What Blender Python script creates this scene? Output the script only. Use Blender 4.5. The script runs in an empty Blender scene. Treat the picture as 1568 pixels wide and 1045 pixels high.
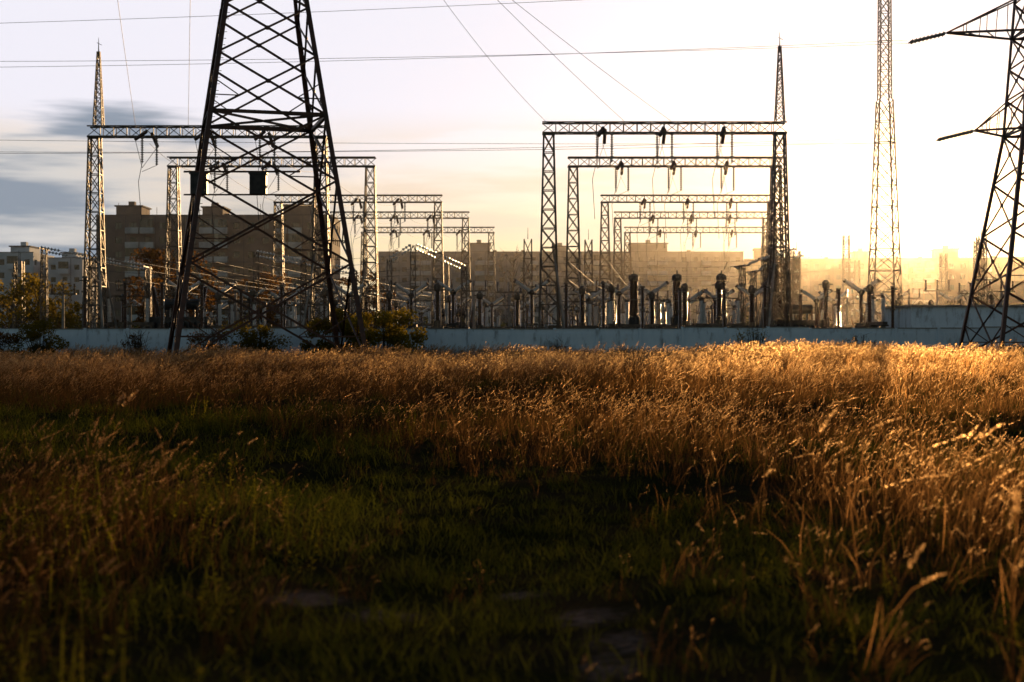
import bpy, math, random
import numpy as np
from mathutils import Vector, Matrix
random.seed(7); np.random.seed(7)
R = random.Random(11)
scene = bpy.context.scene
scene.view_settings.view_transform = 'Standard'
scene.view_settings.look = 'None'
scene.view_settings.exposure = 0
V = Vector
SUN_AZ = math.radians(15.6); SUN_EL = math.radians(5.3)
SUN = V((math.sin(SUN_AZ)*math.cos(SUN_EL), math.cos(SUN_AZ)*math.cos(SUN_EL), math.sin(SUN_EL)))

# ------------------------------------------------------------------ materials
def new_mat(name):
    m = bpy.data.materials.new(name); m.use_nodes = True
    nt = m.node_tree; nt.nodes.clear()
    return m, nt, nt.nodes, nt.links
def noise_mat(name, c1, c2, scale=3.0, rough=0.7, metal=0.0, bump=0.0, detail=4, stretch=(1,1,1), spec=0.5):
    m, nt, N, L = new_mat(name)
    out = N.new('ShaderNodeOutputMaterial'); b = N.new('ShaderNodeBsdfPrincipled')
    tc = N.new('ShaderNodeTexCoord'); mp = N.new('ShaderNodeMapping'); mp.inputs['Scale'].default_value = stretch
    nz = N.new('ShaderNodeTexNoise'); nz.inputs['Scale'].default_value = scale; nz.inputs['Detail'].default_value = detail
    cr = N.new('ShaderNodeValToRGB'); cr.color_ramp.elements[0].position = .35; cr.color_ramp.elements[1].position = .65
    cr.color_ramp.elements[0].color = (*c1, 1); cr.color_ramp.elements[1].color = (*c2, 1)
    L.new(tc.outputs['Object'], mp.inputs['Vector']); L.new(mp.outputs[0], nz.inputs['Vector'])
    L.new(nz.outputs['Fac'], cr.inputs['Fac']); L.new(cr.outputs['Color'], b.inputs['Base Color'])
    b.inputs['Roughness'].default_value = rough; b.inputs['Metallic'].default_value = metal
    b.inputs['Specular IOR Level'].default_value = spec
    if bump:
        bp = N.new('ShaderNodeBump'); bp.inputs['Strength'].default_value = bump; bp.inputs['Distance'].default_value = .02
        L.new(nz.outputs['Fac'], bp.inputs['Height']); L.new(bp.outputs['Normal'], b.inputs['Normal'])
    L.new(b.outputs[0], out.inputs[0])
    return m
def leaf_mat(name, d1, d2, t1, t2, tr=0.5, scale=1.2, fwd=0.0, fcol=(1,.7,.4), frough=.68):
    """thin leaves: diffuse + translucent (+ forward scattering lobe of thin dry blades), colour varied per plant"""
    m, nt, N, L = new_mat(name)
    out = N.new('ShaderNodeOutputMaterial')
    oi = N.new('ShaderNodeObjectInfo')
    cd = N.new('ShaderNodeMix'); cd.data_type = 'RGBA'; cd.inputs[6].default_value = (*d1, 1); cd.inputs[7].default_value = (*d2, 1)
    ct = N.new('ShaderNodeMix'); ct.data_type = 'RGBA'; ct.inputs[6].default_value = (*t1, 1); ct.inputs[7].default_value = (*t2, 1)
    L.new(oi.outputs['Random'], cd.inputs[0]); L.new(oi.outputs['Random'], ct.inputs[0])
    D = N.new('ShaderNodeBsdfDiffuse'); T = N.new('ShaderNodeBsdfTranslucent'); S = N.new('ShaderNodeMixShader')
    S.inputs[0].default_value = tr
    L.new(cd.outputs[2], D.inputs[0]); L.new(ct.outputs[2], T.inputs[0])
    L.new(D.outputs[0], S.inputs[1]); L.new(T.outputs[0], S.inputs[2])
    last = S
    if fwd:
        G = N.new('ShaderNodeBsdfRefraction'); G.inputs['Roughness'].default_value = frough; G.inputs['IOR'].default_value = 1.45
        G.inputs['Color'].default_value = (*fcol,1)
        S2 = N.new('ShaderNodeMixShader'); S2.inputs[0].default_value = fwd
        L.new(S.outputs[0], S2.inputs[1]); L.new(G.outputs[0], S2.inputs[2]); last = S2
    L.new(last.outputs[0], out.inputs[0])
    return m

M = {}
M['rust'] = noise_mat('rusty_painted_steel', (.045,.019,.014), (.11,.038,.022), 2.5, .5, .3, .2)
M['galv'] = noise_mat('weathered_galvanised_steel', (.055,.042,.034), (.12,.09,.068), 2.0, .5, .4, .1)
M['porc'] = noise_mat('brown_glazed_porcelain', (.045,.02,.014), (.08,.035,.02), 4, .18, 0)
M['white_porc'] = noise_mat('pale_glazed_porcelain', (.46,.45,.44), (.62,.60,.58), 4, .2, 0)
M['glassins'] = noise_mat('glass_insulator_discs', (.16,.14,.12), (.26,.23,.2), 6, .15, .1)
M['conc'] = noise_mat('weathered_concrete', (.16,.15,.14), (.30,.27,.25), 1.6, .9, 0, .4)
M['darkmetal'] = noise_mat('dark_painted_metal', (.02,.02,.022), (.05,.045,.045), 3, .5, .3)
M['wire'] = noise_mat('aluminium_conductor', (.05,.045,.05), (.09,.08,.08), 3, .5, .6)
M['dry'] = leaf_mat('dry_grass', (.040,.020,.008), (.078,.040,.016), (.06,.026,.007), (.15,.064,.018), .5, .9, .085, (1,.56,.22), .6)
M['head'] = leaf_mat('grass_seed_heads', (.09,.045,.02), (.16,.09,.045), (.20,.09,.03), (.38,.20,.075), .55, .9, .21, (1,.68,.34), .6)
M['drynear'] = leaf_mat('shade_darkened_grass', (.020,.012,.005), (.052,.026,.011), (.026,.015,.004), (.072,.033,.010), .45, .9, .020, (1,.52,.20))  # darker copy of dry grass for near tufts, foreground shade painted into its colours
M['headnear'] = leaf_mat('shade_darkened_seed_heads', (.06,.031,.014), (.13,.07,.035), (.13,.055,.018), (.34,.17,.065), .55, .9, .15, (1,.66,.33))  # near seed heads, same foreground shade put into darker colours
M['green'] = leaf_mat('short_green_grass', (.013,.017,.006), (.034,.034,.010), (.022,.032,.004), (.085,.088,.010), .45, .8)
M['weed'] = leaf_mat('weed_leaves', (.018,.022,.006), (.038,.038,.010), (.06,.07,.006), (.23,.19,.014), .5, .8)
M['autumn'] = leaf_mat('autumn_leaves', (.035,.022,.009), (.07,.035,.012), (.14,.07,.015), (.30,.14,.03), .5, .5)
M['olive'] = leaf_mat('olive_leaves', (.04,.038,.009), (.10,.078,.015), (.17,.13,.013), (.42,.29,.03), .5, .6)
M['yellowgreen'] = leaf_mat('yellowing_shrub_leaves', (.07,.062,.012), (.13,.105,.018), (.22,.17,.015), (.48,.33,.035), .5, .6)
M['bark'] = noise_mat('tree_bark', (.03,.022,.016), (.06,.045,.03), 5, .9, 0, .5)

# ------------------------------------------------------------------ mesh builder
class MB:
    def __init__(s): s.v=[]; s.f=[]; s.m=[]; s.mats=[]; s.cur=0
    def mat(s, key):
        m = M[key] if isinstance(key,str) else key
        if m not in s.mats: s.mats.append(m)
        s.cur = s.mats.index(m)
    def add(s, vs, fs):
        o=len(s.v); s.v.extend([tuple(p) for p in vs])
        for f in fs: s.f.append(tuple(i+o for i in f)); s.m.append(s.cur)
    def box(s, a, b):
        x0,y0,z0=a; x1,y1,z1=b
        s.add([(x0,y0,z0),(x1,y0,z0),(x1,y1,z0),(x0,y1,z0),(x0,y0,z1),(x1,y0,z1),(x1,y1,z1),(x0,y1,z1)],
              [(0,3,2,1),(4,5,6,7),(0,1,5,4),(1,2,6,5),(2,3,7,6),(3,0,4,7)])
    def bar(s, p, q, w, inward=None):
        """rolled steel angle (L section)"""
        p=V(p); q=V(q); d=(q-p)
        if d.length<1e-4: return
        d.normalize(); up=V((0,0,1)) if abs(d.z)<.9 else V((0,1,0))
        u=d.cross(up).normalized(); v=u.cross(d)
        if inward is not None:
            c=V(inward)-(p+q)/2; c-=d*c.dot(d)
            if c.length>1e-3:
                c.normalize(); u=(c+d.cross(c)).normalized(); v=d.cross(u)
                if v.dot(c)<0: v=-v
        t=w*.16
        pr=[(0,0),(w,0),(w,t),(t,t),(t,w),(0,w)]
        off=-w*.35
        vs=[]
        for base in (p,q):
            for a,b in pr: vs.append(base+u*(a+off)+v*(b+off))
        fs=[(i,(i+1)%6,(i+1)%6+6,i+6) for i in range(6)]+[(5,4,3,2,1,0),(6,7,8,9,10,11)]
        s.add(vs,fs)
    def sq(s,p,q,w,w2=None):
        p=V(p); q=V(q); d=(q-p).normalized(); up=V((0,0,1)) if abs(d.z)<.9 else V((0,1,0))
        u=d.cross(up).normalized(); v=u.cross(d); w2=w if w2 is None else w2
        vs=[]
        for base,h in ((p,w/2),(q,w2/2)):
            for a,b in((-1,-1),(1,-1),(1,1),(-1,1)): vs.append(base+u*a*h+v*b*h)
        s.add(vs,[(0,1,5,4),(1,2,6,5),(2,3,7,6),(3,0,4,7),(3,2,1,0),(4,5,6,7)])
    def lathe(s,p,q,prof,n=8):
        p=V(p); q=V(q); d=(q-p); dn=d.normalized(); up=V((0,0,1)) if abs(dn.z)<.9 else V((0,1,0))
        u=dn.cross(up).normalized(); v=u.cross(dn); vs=[]
        for t,r in prof:
            for k in range(n):
                a=2*math.pi*k/n; vs.append(p+d*t+(u*math.cos(a)+v*math.sin(a))*r)
        fs=[]
        for i in range(len(prof)-1):
            for k in range(n): fs.append((i*n+k,i*n+(k+1)%n,(i+1)*n+(k+1)%n,(i+1)*n+k))
        fs.append(tuple(range(n-1,-1,-1))); fs.append(tuple((len(prof)-1)*n+k for k in range(n)))
        s.add(vs,fs)
    def cyl(s,p,q,r,r2=None,n=8): s.lathe(p,q,[(0,r),(1,r if r2 is None else r2)],n)
    def insul(s,p,q,r,rc=None,pitch=.12,n=8):
        L=(V(q)-V(p)).length; k=max(2,int(L/pitch)); rc=rc or r*.45; prof=[(0,rc)]
        for i in range(k):
            t0=i/k; dt=1/k
            prof+=[(t0+dt*.15,rc),(t0+dt*.35,r),(t0+dt*.55,r*.95),(t0+dt*.8,rc)]
        prof.append((1,rc)); s.lathe(p,q,prof,n)
    def obj(s,name,loc=(0,0,0),rot=0,parent=None,smooth=False):
        me=s.mesh(name,smooth)
        return put(name,me,loc,rot,parent)
    def mesh(s,name,smooth=False):
        me=bpy.data.meshes.new(name+'_mesh'); me.from_pydata(s.v,[],s.f)
        for m in s.mats: me.materials.append(m)
        me.polygons.foreach_set('material_index',s.m)
        if smooth: me.polygons.foreach_set('use_smooth',[True]*len(s.f))
        me.update(); return me
def put(name,me,loc=(0,0,0),rot=0,parent=None,scale=None):
    o=bpy.data.objects.new(name,me); o.location=loc; o.rotation_euler=(0,0,rot)
    if scale: o.scale=scale
    scene.collection.objects.link(o)
    if parent: o.parent=parent
    return o

def lattice(mb,p,q,h0,h1,n,leg,br,style='x',rings=True):
    p=V(p); q=V(q); d=(q-p).normalized(); up=V((0,0,1)) if abs(d.z)<.9 else V((0,1,0))
    u=d.cross(up).normalized(); v=u.cross(d)
    def c(t,k):
        h=h0+(h1-h0)*t; a,b=((-1,-1),(1,-1),(1,1),(-1,1))[k]
        return p+(q-p)*t+u*a*h+v*b*h
    for k in range(4): mb.bar(c(0,k),c(1,k),leg,(p+q)/2)
    for i in range(n):
        t0=i/n; t1=(i+1)/n
        for k in range(4):
            k2=(k+1)%4
            if style=='x' :
                mb.bar(c(t0,k),c(t1,k2),br); mb.bar(c(t0,k2),c(t1,k),br)
            elif i%2==0: mb.bar(c(t0,k),c(t1,k2),br)
            else: mb.bar(c(t0,k2),c(t1,k),br)
            if rings and i>0: mb.bar(c(t0,k),c(t0,k2),br)

# ------------------------------------------------------------------ terrain
def smooth(a,b,x):
    t=np.clip((x-a)/(b-a),0,1); return t*t*(3-2*t)
def hgt(x,y):
    f=1-smooth(80,97,y)
    h=.13*np.sin(x*.21+1.3)*np.cos(y*.13)+.07*np.sin(x*.55+y*.31)+.05*np.sin(x*.9-y*.7)
    h=h*f + .38*smooth(-8,20,x)*smooth(25,70,y)*f - .1*smooth(-5,-25,x)*smooth(30,70,y)*f
    return h-.12*np.exp(-(trackd(x,y)/1.0)**2)*f
TR=np.array([(.5,-6),(.3,3),(-.1,8),(-.3,12),(-1.8,16),(-5,21),(-10.5,26),(-19,31),(-40,38)],float)
def trackd(x,y):
    x=np.asarray(x,float); y=np.asarray(y,float); best=np.full(np.broadcast(x,y).shape,1e9)
    for i in range(len(TR)-1):
        a=TR[i]; b=TR[i+1]; d=b-a; t=np.clip(((x-a[0])*d[0]+(y-a[1])*d[1])/(d@d),0,1)
        best=np.minimum(best,np.hypot(x-a[0]-t*d[0],y-a[1]-t*d[1]))
    return best
def axis(a,b,near,far,step):
    l=list(np.arange(a,b+1e-6,step)); s=step
    while l[-1]<far: s*=1.35; l.append(l[-1]+s)
    s=step
    while l[0]>near: s*=1.35; l.insert(0,l[0]-s)
    return np.array(l)
xs=axis(-24,24,-4000,4000,.2); ys=axis(-2,50,-500,6000,.2)
X,Y=np.meshgrid(xs,ys); Z=hgt(X,Y)
gv=np.stack([X.ravel(),Y.ravel(),Z.ravel()],1); nx=len(xs); ny=len(ys)
ii,jj=np.meshgrid(np.arange(nx-1),np.arange(ny-1)); a=(jj*nx+ii).ravel()
gf=np.stack([a,a+1,a+nx+1,a+nx],1)
me=bpy.data.meshes.new('ground_mesh'); me.from_pydata(gv.tolist(),[],gf.tolist())
me.polygons.foreach_set('use_smooth',[True]*len(gf))
m,nt,N,L=new_mat('field_soil')
out=N.new('ShaderNodeOutputMaterial'); b=N.new('ShaderNodeBsdfDiffuse'); geo=N.new('ShaderNodeNewGeometry')
n1=N.new('ShaderNodeTexNoise'); n1.inputs['Scale'].default_value=.9; n1.inputs['Detail'].default_value=4
n2=N.new('ShaderNodeTexNoise'); n2.inputs['Scale'].default_value=14; n2.inputs['Detail'].default_value=6
L.new(geo.outputs['Position'],n1.inputs['Vector']); L.new(geo.outputs['Position'],n2.inputs['Vector'])
c1=N.new('ShaderNodeValToRGB'); c1.color_ramp.elements[0].position=.42; c1.color_ramp.elements[1].position=.6
c1.color_ramp.elements[0].color=(.012,.013,.006,1); c1.color_ramp.elements[1].color=(.024,.018,.010,1)
L.new(n1.outputs['Fac'],c1.inputs['Fac'])
at=N.new('ShaderNodeAttribute'); at.attribute_name='dirt'
df=N.new('ShaderNodeMath'); df.operation='MULTIPLY_ADD'; df.inputs[1].default_value=1.0; L.new(at.outputs['Fac'],df.inputs[0])
nn=N.new('ShaderNodeMath'); nn.operation='MULTIPLY_ADD'; nn.inputs[1].default_value=2.4; nn.inputs[2].default_value=-1.35; L.new(n2.outputs['Fac'],nn.inputs[0]); L.new(nn.outputs[0],df.inputs[2])
df2=N.new('ShaderNodeMath'); df2.operation='MULTIPLY'; df2.use_clamp=True; L.new(df.outputs[0],df2.inputs[0]); L.new(at.outputs['Fac'],df2.inputs[1])
mixc=N.new('ShaderNodeMix'); mixc.data_type='RGBA'; mixc.inputs[7].default_value=(.10,.074,.068,1)
L.new(df2.outputs[0],mixc.inputs[0]); L.new(c1.outputs[0],mixc.inputs[6]); L.new(mixc.outputs[2],b.inputs[0])
bp=N.new('ShaderNodeBump'); bp.inputs['Strength'].default_value=.6; bp.inputs['Distance'].default_value=.04
L.new(n2.outputs['Fac'],bp.inputs['Height']); L.new(bp.outputs[0],b.inputs['Normal'])
L.new(b.outputs[0],out.inputs[0])
DP=((-1.25,8.6,.28),(-.75,8.1,.22),(.05,9.3,.2),(.42,8.0,.24),(.55,7.2,.20),(.45,6.6,.2))
def dirtd(x,y,k=1.25):
    d=np.zeros(np.shape(x))
    for cx,cy,r in DP: d=np.maximum(d,np.clip(k-np.hypot((x-cx),(y-cy)*.6)/r,0,1))
    return d
at_=me.attributes.new('dirt','FLOAT','POINT'); at_.data.foreach_set('value',np.clip(dirtd(X,Y)*1.3,0,1).ravel())
me.materials.append(m); put('ground',me)

# ------------------------------------------------------------------ grass tufts
def blade(mb,b,h,ang,w,bend,seg=3,face=None):
    d=V((math.cos(ang),math.sin(ang),0)); fa=ang+math.pi/2 if face is None else face
    s=V((math.cos(fa),math.sin(fa),0)); vs=[]; 
    for i in range(seg+1):
        t=i/seg; p=V(b)+d*(bend*h*t*t)+V((0,0,h*(t-.18*bend*t*t*t)))
        ww=w*(1-.75*t*t)*.5
        if i<seg: vs+= [p-s*ww,p+s*ww]
        else: vs.append(p)
    fs=[(2*i,2*i+1,2*i+3,2*i+2) for i in range(seg-1)]+[(2*seg-2,2*seg-1,2*seg)]
    mb.add(vs,fs)
def stemhead(mb,b,h,ang,bend,w,hl,nsp,sp,rad,r,md='dry',mh='head'):
    d=V((math.cos(ang),math.sin(ang),0))
    def P(t): return V(b)+d*(bend*h*t**3)+V((0,0,h*(t-.3*bend*t**4)))
    mb.mat(md); fa=r.uniform(0,3.14); s=V((math.cos(fa),math.sin(fa),0))*w*.5; vs=[]
    for i in range(5): vs+=[P(i/4)-s,P(i/4)+s]
    mb.add(vs,[(2*i,2*i+1,2*i+3,2*i+2) for i in range(4)])
    mb.mat(mh); t0=1-hl/h
    for i in range(nsp):
        u=i/nsp; t=t0+(1.02-t0)*u; p=P(t); ax=(P(min(t+.05,1.1))-p).normalized()
        a=r.uniform(0,6.28); o=V((math.cos(a),math.sin(a),r.uniform(-.2,.3)))
        env=rad*(math.sin(math.pi*min(1,(u*.85+.15)))**.7)*r.uniform(.4,1)
        q=p+o*env*.3; e=(ax*1.0+o*.55).normalized()*sp*r.uniform(.7,1.2)
        sd=e.cross(V((r.uniform(-1,1),r.uniform(-1,1),r.uniform(-1,1)))).normalized()*sp*.2
        mid=q+e*.45+o*env*.5
        mb.add([q,mid+sd,q+e+o*env*.5,mid-sd],[(0,1,2,3)])
def tuft(kind,seed):
    r=random.Random(seed); mb=MB()
    if kind=='near':
        for _ in range(26):
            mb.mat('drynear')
            a=r.uniform(0,6.28); rr=.26*math.sqrt(r.random()); h=r.uniform(.2,.7)
            blade(mb,(rr*math.cos(a),rr*math.sin(a),-.03),h,r.gauss(0,1.6),r.uniform(.003,.007),r.uniform(.1,.9),3,r.uniform(0,3.14))
        for _ in range(4):
            a=r.uniform(0,6.28); rr=.24*math.sqrt(r.random()); h=r.uniform(.6,1.05)
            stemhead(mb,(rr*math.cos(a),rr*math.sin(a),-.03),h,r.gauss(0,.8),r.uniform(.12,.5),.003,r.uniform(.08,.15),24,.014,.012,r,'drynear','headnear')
    elif kind=='far':
        mb.mat('dry')
        for _ in range(20):
            a=r.uniform(0,6.28); rr=.38*math.sqrt(r.random()); h=r.uniform(.4,.85)
            blade(mb,(rr*math.cos(a),rr*math.sin(a),-.03),h,r.gauss(0,1.2),r.uniform(.010,.016),r.uniform(.1,.6),2,r.uniform(0,3.14))
        for _ in range(9):
            a=r.uniform(0,6.28); rr=.36*math.sqrt(r.random()); h=r.uniform(.75,1.2)
            stemhead(mb,(rr*math.cos(a),rr*math.sin(a),-.03),h,r.gauss(0,.7),r.uniform(.12,.4),.006,r.uniform(.14,.24),9,.048,.026,r)
    elif kind=='green':
        mb.mat('green')
        for _ in range(50):
            a=r.uniform(0,6.28); rr=.28*math.sqrt(r.random()); h=r.uniform(.05,.17)
            blade(mb,(rr*math.cos(a),rr*math.sin(a),-.02),h,r.uniform(0,6.28),r.uniform(.004,.007),r.uniform(.3,1.3),2,r.uniform(0,3.14))
    elif kind=='weed':
        for _ in range(4):
            a=r.uniform(0,6.28); h=r.uniform(.25,.5); ang=r.uniform(0,6.28); be=r.uniform(.1,.4)
            b0=V((.1*math.cos(a),.1*math.sin(a),-.02)); mb.mat('weed'); blade(mb,b0,h,ang,.006,be,4)
            d=V((math.cos(ang),math.sin(ang),0))
            for i in range(26):
                t=r.uniform(.15,1); p=b0+d*(be*h*t*t)+V((0,0,h*t*.95)); a2=r.uniform(0,6.28)
                e=V((math.cos(a2),math.sin(a2),r.uniform(-.1,.7))).normalized()*r.uniform(.02,.045)*(1.3-t*.6)
                sd=e.cross(V((r.uniform(-.4,.4),r.uniform(-.4,.4),1))).normalized()*e.length*.28
                mb.add([p,p+e*.5+sd,p+e,p+e*.5-sd],[(0,1,2,3)])
    elif kind=='plume':
        for _ in range(2):
            h=r.uniform(.9,1.35); a=r.uniform(0,6.28)
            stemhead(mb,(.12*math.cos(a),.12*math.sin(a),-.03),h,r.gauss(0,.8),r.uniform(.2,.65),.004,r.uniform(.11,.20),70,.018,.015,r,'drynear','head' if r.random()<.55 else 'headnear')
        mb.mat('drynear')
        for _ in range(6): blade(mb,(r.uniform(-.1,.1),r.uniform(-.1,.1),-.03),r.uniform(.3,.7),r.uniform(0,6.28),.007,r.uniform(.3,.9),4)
    return mb.mesh('tuft_'+kind)
def scatter(name,kind,nvar,pts,scl,rotspread,tilt=.12):
    col=bpy.data.collections.new(name+'_tufts')
    for i in range(nvar):
        o=bpy.data.objects.new('%s_tuft_%02d'%(name,i),tuft(kind,100*len(kind)+i)); col.objects.link(o)
    n=len(pts); me=bpy.data.meshes.new(name+'_points'); me.vertices.add(n)
    me.vertices.foreach_set('co',np.asarray(pts,np.float32).ravel())
    a=me.attributes.new('rot','FLOAT_VECTOR','POINT')
    rot=np.stack([np.random.normal(0,tilt,n),np.random.normal(.06,tilt,n),np.random.uniform(-rotspread,rotspread,n)],1)
    a.data.foreach_set('vector',rot.astype(np.float32).ravel())
    a=me.attributes.new('scl','FLOAT','POINT'); a.data.foreach_set('value',np.asarray(scl,np.float32))
    a=me.attributes.new('idx','INT','POINT'); a.data.foreach_set('value',np.random.randint(0,nvar,n).astype(np.int32))
    ob=put(name,me)
    g=bpy.data.node_groups.new(name+'_scatter','GeometryNodeTree')
    g.interface.new_socket('Geometry',in_out='INPUT',socket_type='NodeSocketGeometry')
    g.interface.new_socket('Geometry',in_out='OUTPUT',socket_type='NodeSocketGeometry')
    gi=g.nodes.new('NodeGroupInput'); go=g.nodes.new('NodeGroupOutput')
    ip=g.nodes.new('GeometryNodeInstanceOnPoints'); ci=g.nodes.new('GeometryNodeCollectionInfo')
    ci.inputs['Collection'].default_value=col; ci.inputs['Separate Children'].default_value=True; ci.inputs['Reset Children'].default_value=True
    ip.inputs['Pick Instance'].default_value=True
    def na(nm,t):
        x=g.nodes.new('GeometryNodeInputNamedAttribute'); x.data_type=t; x.inputs['Name'].default_value=nm
        return [o for o in x.outputs if o.enabled][0]
    g.links.new(gi.outputs[0],ip.inputs['Points']); g.links.new(ci.outputs[0],ip.inputs['Instance'])
    g.links.new(na('idx','INT'),ip.inputs['Instance Index']); g.links.new(na('rot','FLOAT_VECTOR'),ip.inputs['Rotation'])
    g.links.new(na('scl','FLOAT'),ip.inputs['Scale']); g.links.new(ip.outputs[0],go.inputs[0])
    md=ob.modifiers.new('scatter','NODES'); md.node_group=g
    return ob
def field(y0,y1,dens,margin=3,k=.37):
    A=k*(y1*y1-y0*y0)+2*margin*(y1-y0); n=int(A*dens)
    y=np.random.uniform(y0,y1,n*3); w=k*y+margin; keep=np.random.random(n*3)<w/w.max(); y=y[keep]
    y=y[:n]; x=np.random.uniform(-1,1,len(y))*(k*y+margin); return x,y
def vnoise(x,y,s,seed):
    r=np.random.RandomState(seed); v=np.zeros(x.shape)
    for _ in range(7):
        a=r.uniform(0,6.28); f=s*r.uniform(.6,1.7); v+=np.sin((x*np.cos(a)+y*np.sin(a))*f+r.uniform(0,6.28))
    return v/7**.5
def tall_prob(x,y):
    d=trackd(x,y); wid=.45+.10*np.clip(y-11,0,25)+.35*vnoise(x,y,1.1,5)
    p=smooth(wid,wid+2.8,d)
    p=p*(.3+.7*smooth(-1.1,.8,vnoise(x,y,.6,9)))
    left=smooth(1,-5,x)*smooth(11,15,y)*(1-smooth(27,40,y))
    return np.clip(p*(1-.45*left)+.05,0,1)
def build_layer(name,kind,nvar,zones,rot,smin,smax,prob,tilt=.12):
    P=[];S=[]
    for y0,y1,dn,hs0,hs1 in zones:
        x,y=field(y0,y1,dn); p=prob(x,y); k=np.random.random(len(x))<p; x=x[k]; y=y[k]; p=p[k]
        hs=hs0+(hs1-hs0)*(y-y0)/(y1-y0)
        P.append(np.stack([x,y,hgt(x,y)],1)); S.append(np.random.uniform(smin,smax,len(x))*hs*(.6+.42*p)*(1+.16*vnoise(x,y,.5,3)))
    P=np.concatenate(P); S=np.concatenate(S); print(name,len(P)); return scatter(name,kind,nvar,P,S,rot,tilt)
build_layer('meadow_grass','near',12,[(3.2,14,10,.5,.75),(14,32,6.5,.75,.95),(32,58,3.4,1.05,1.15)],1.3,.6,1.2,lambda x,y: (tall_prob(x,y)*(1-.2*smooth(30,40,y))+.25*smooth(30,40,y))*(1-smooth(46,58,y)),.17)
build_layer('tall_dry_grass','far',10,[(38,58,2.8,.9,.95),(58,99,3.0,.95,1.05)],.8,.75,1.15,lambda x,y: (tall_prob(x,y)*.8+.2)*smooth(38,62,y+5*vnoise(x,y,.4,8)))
build_layer('short_green_grass','green',8,[(3.2,14,12,1,1.1),(14,32,6,1.3,1.5),(32,50,1.4,1.7,1.9)],3.14,.6,1.4,
            lambda x,y: np.clip(1-dirtd(x,y,1.6)*1.6,0,1)*(.40+.60*(1-tall_prob(x,y))),.2)
build_layer('field_weeds','weed',6,[(3.5,12,2.2,.95,1.05),(12,30,.5,1,1.2)],3.14,.7,1.2,
            lambda x,y: smooth(.7,1.6,trackd(x,y))*np.where(x<-.5,1,.3))
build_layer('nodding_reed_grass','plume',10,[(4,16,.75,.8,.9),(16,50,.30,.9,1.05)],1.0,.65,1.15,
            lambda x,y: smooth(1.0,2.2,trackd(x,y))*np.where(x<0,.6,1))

# ------------------------------------------------------------------ pylons
def pylon(mb,R0,z1,R1,phi,levels,ztop,Rtop,arms,legw,brw,second=6.5):
    def C(z,k):
        r=R0+(R1-R0)*z/z1 if z<=z1 else R1+(Rtop-R1)*(z-z1)/(ztop-z1)
        a=phi+k*math.pi/2; return V((r*math.cos(a),r*math.sin(a),z))
    for k in range(4):
        mb.bar(C(0,k),C(z1,k),legw,(0,0,z1/2)); mb.bar(C(z1,k),C(ztop,k),legw*.75,(0,0,ztop*.8))
        mb.mat('conc'); c=C(0,k); mb.box((c.x-.45,c.y-.45,-.4),(c.x+.45,c.y+.45,.35)); mb.mat('rust')
    for i in range(len(levels)-1):
        a,b=levels[i],levels[i+1]
        for k in range(4):
            k2=(k+1)%4
            p0,p1,q0,q1=C(a,k),C(b,k),C(a,k2),C(b,k2)
            mb.bar(p0,q1,brw); mb.bar(q0,p1,brw)
            w0=(p0-q0).length; w1=(p1-q1).length; t=w0/(w0+w1); X=p0.lerp(q1,t)
            if w0>second:
                zc=a+(b-a)*t
                mb.bar(C((a+zc)/2,k),p0.lerp(X,.5),brw*.55); mb.bar(C((a+zc)/2,k2),q0.lerp(X,.5),brw*.55)
                mb.bar(C(zc,k),p0.lerp(X,.5),brw*.55); mb.bar(C(zc,k2),q0.lerp(X,.5),brw*.55)
            mb.sq(X-V((0,0,.12)),X+V((0,0,.12)),.16)
    for z,ww in arms['rings']:
        for k in range(4): mb.bar(C(z,k),C(z,(k+1)%4),ww)
        mb.bar(C(z,0),C(z,2),ww*.6); mb.bar(C(z,1),C(z,3),ww*.6)
    for z,ln,h,dirv in arms['arms']:
        dirv=V(dirv).normalized()
        for sgn in (-1,1):
            tip=dirv*sgn*ln+V((0,0,z+.1))
            ks=sorted(range(4),key=lambda k:-(C(z,k).dot(dirv)*sgn))[:2]
            for k in ks:
                lo=C(z,k); hi=C(min(z+h,ztop),k)
                mb.bar(lo,tip,brw*1.1); mb.bar(hi,tip,brw*.8)
                for j in range(1,4):
                    t=j/4; mb.bar(lo.lerp(tip,t),hi.lerp(tip,t),brw*.45)
            for j in range(0,4): 
                t=j/4; t2=min(t+.25,.97); mb.bar(C(z,ks[0]).lerp(tip,t),C(z,ks[1]).lerp(tip,t2),brw*.5)
    return C
PH=math.radians(-29.5)
def big_pylon():
    mb=MB(); mb.mat('rust')
    C=pylon(mb,8.0,22.6,3.35,PH,[.35,6.3,11.3,15.3,18.9,21.9,24.4,26.6,28.8,31,33],36,1.2,
        {'rings':[(15.3,.22),(26.6,.14),(31,.12)],'arms':[(26.6,7,2.2,(.8,.6,0)),(31,5.5,2.2,(.8,.6,0))]},.29,.13)
    mb.mat('darkmetal')
    for x in (-3.65,-.05):
        mb.box((x-.5,-1.6,10.65),(x+.5,-1.15,11.85)); mb.box((x-.56,-1.66,11.85),(x+.56,-1.1,11.95))
        mb.box((x-.36,-1.63,10.8),(x-.33,-1.6,11.7)); mb.box((x+.33,-1.63,10.8),(x+.36,-1.6,11.7))
    mb.mat('rust')
    mb.bar((-4.6,-1.38,12.0),(2.5,-1.38,12.0),.12); mb.bar((-4.6,-1.38,10.6),(3.4,-1.38,10.6),.1)
    for z in np.arange(2.5,22,.4):
        t=z/22.6; r=8.0+(3.35-8.0)*t; a=PH+math.pi*1.5
        c=V((r*math.cos(a),r*math.sin(a),z)); mb.bar(c,c+V((.35,0,0)),.035)
    return mb.mesh('lattice_pylon')
pm=big_pylon()
put('lattice_pylon',pm,(-15.4,88,-.1))
put('lattice_pylon',pm,(-42,-12,0),.5)
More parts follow.
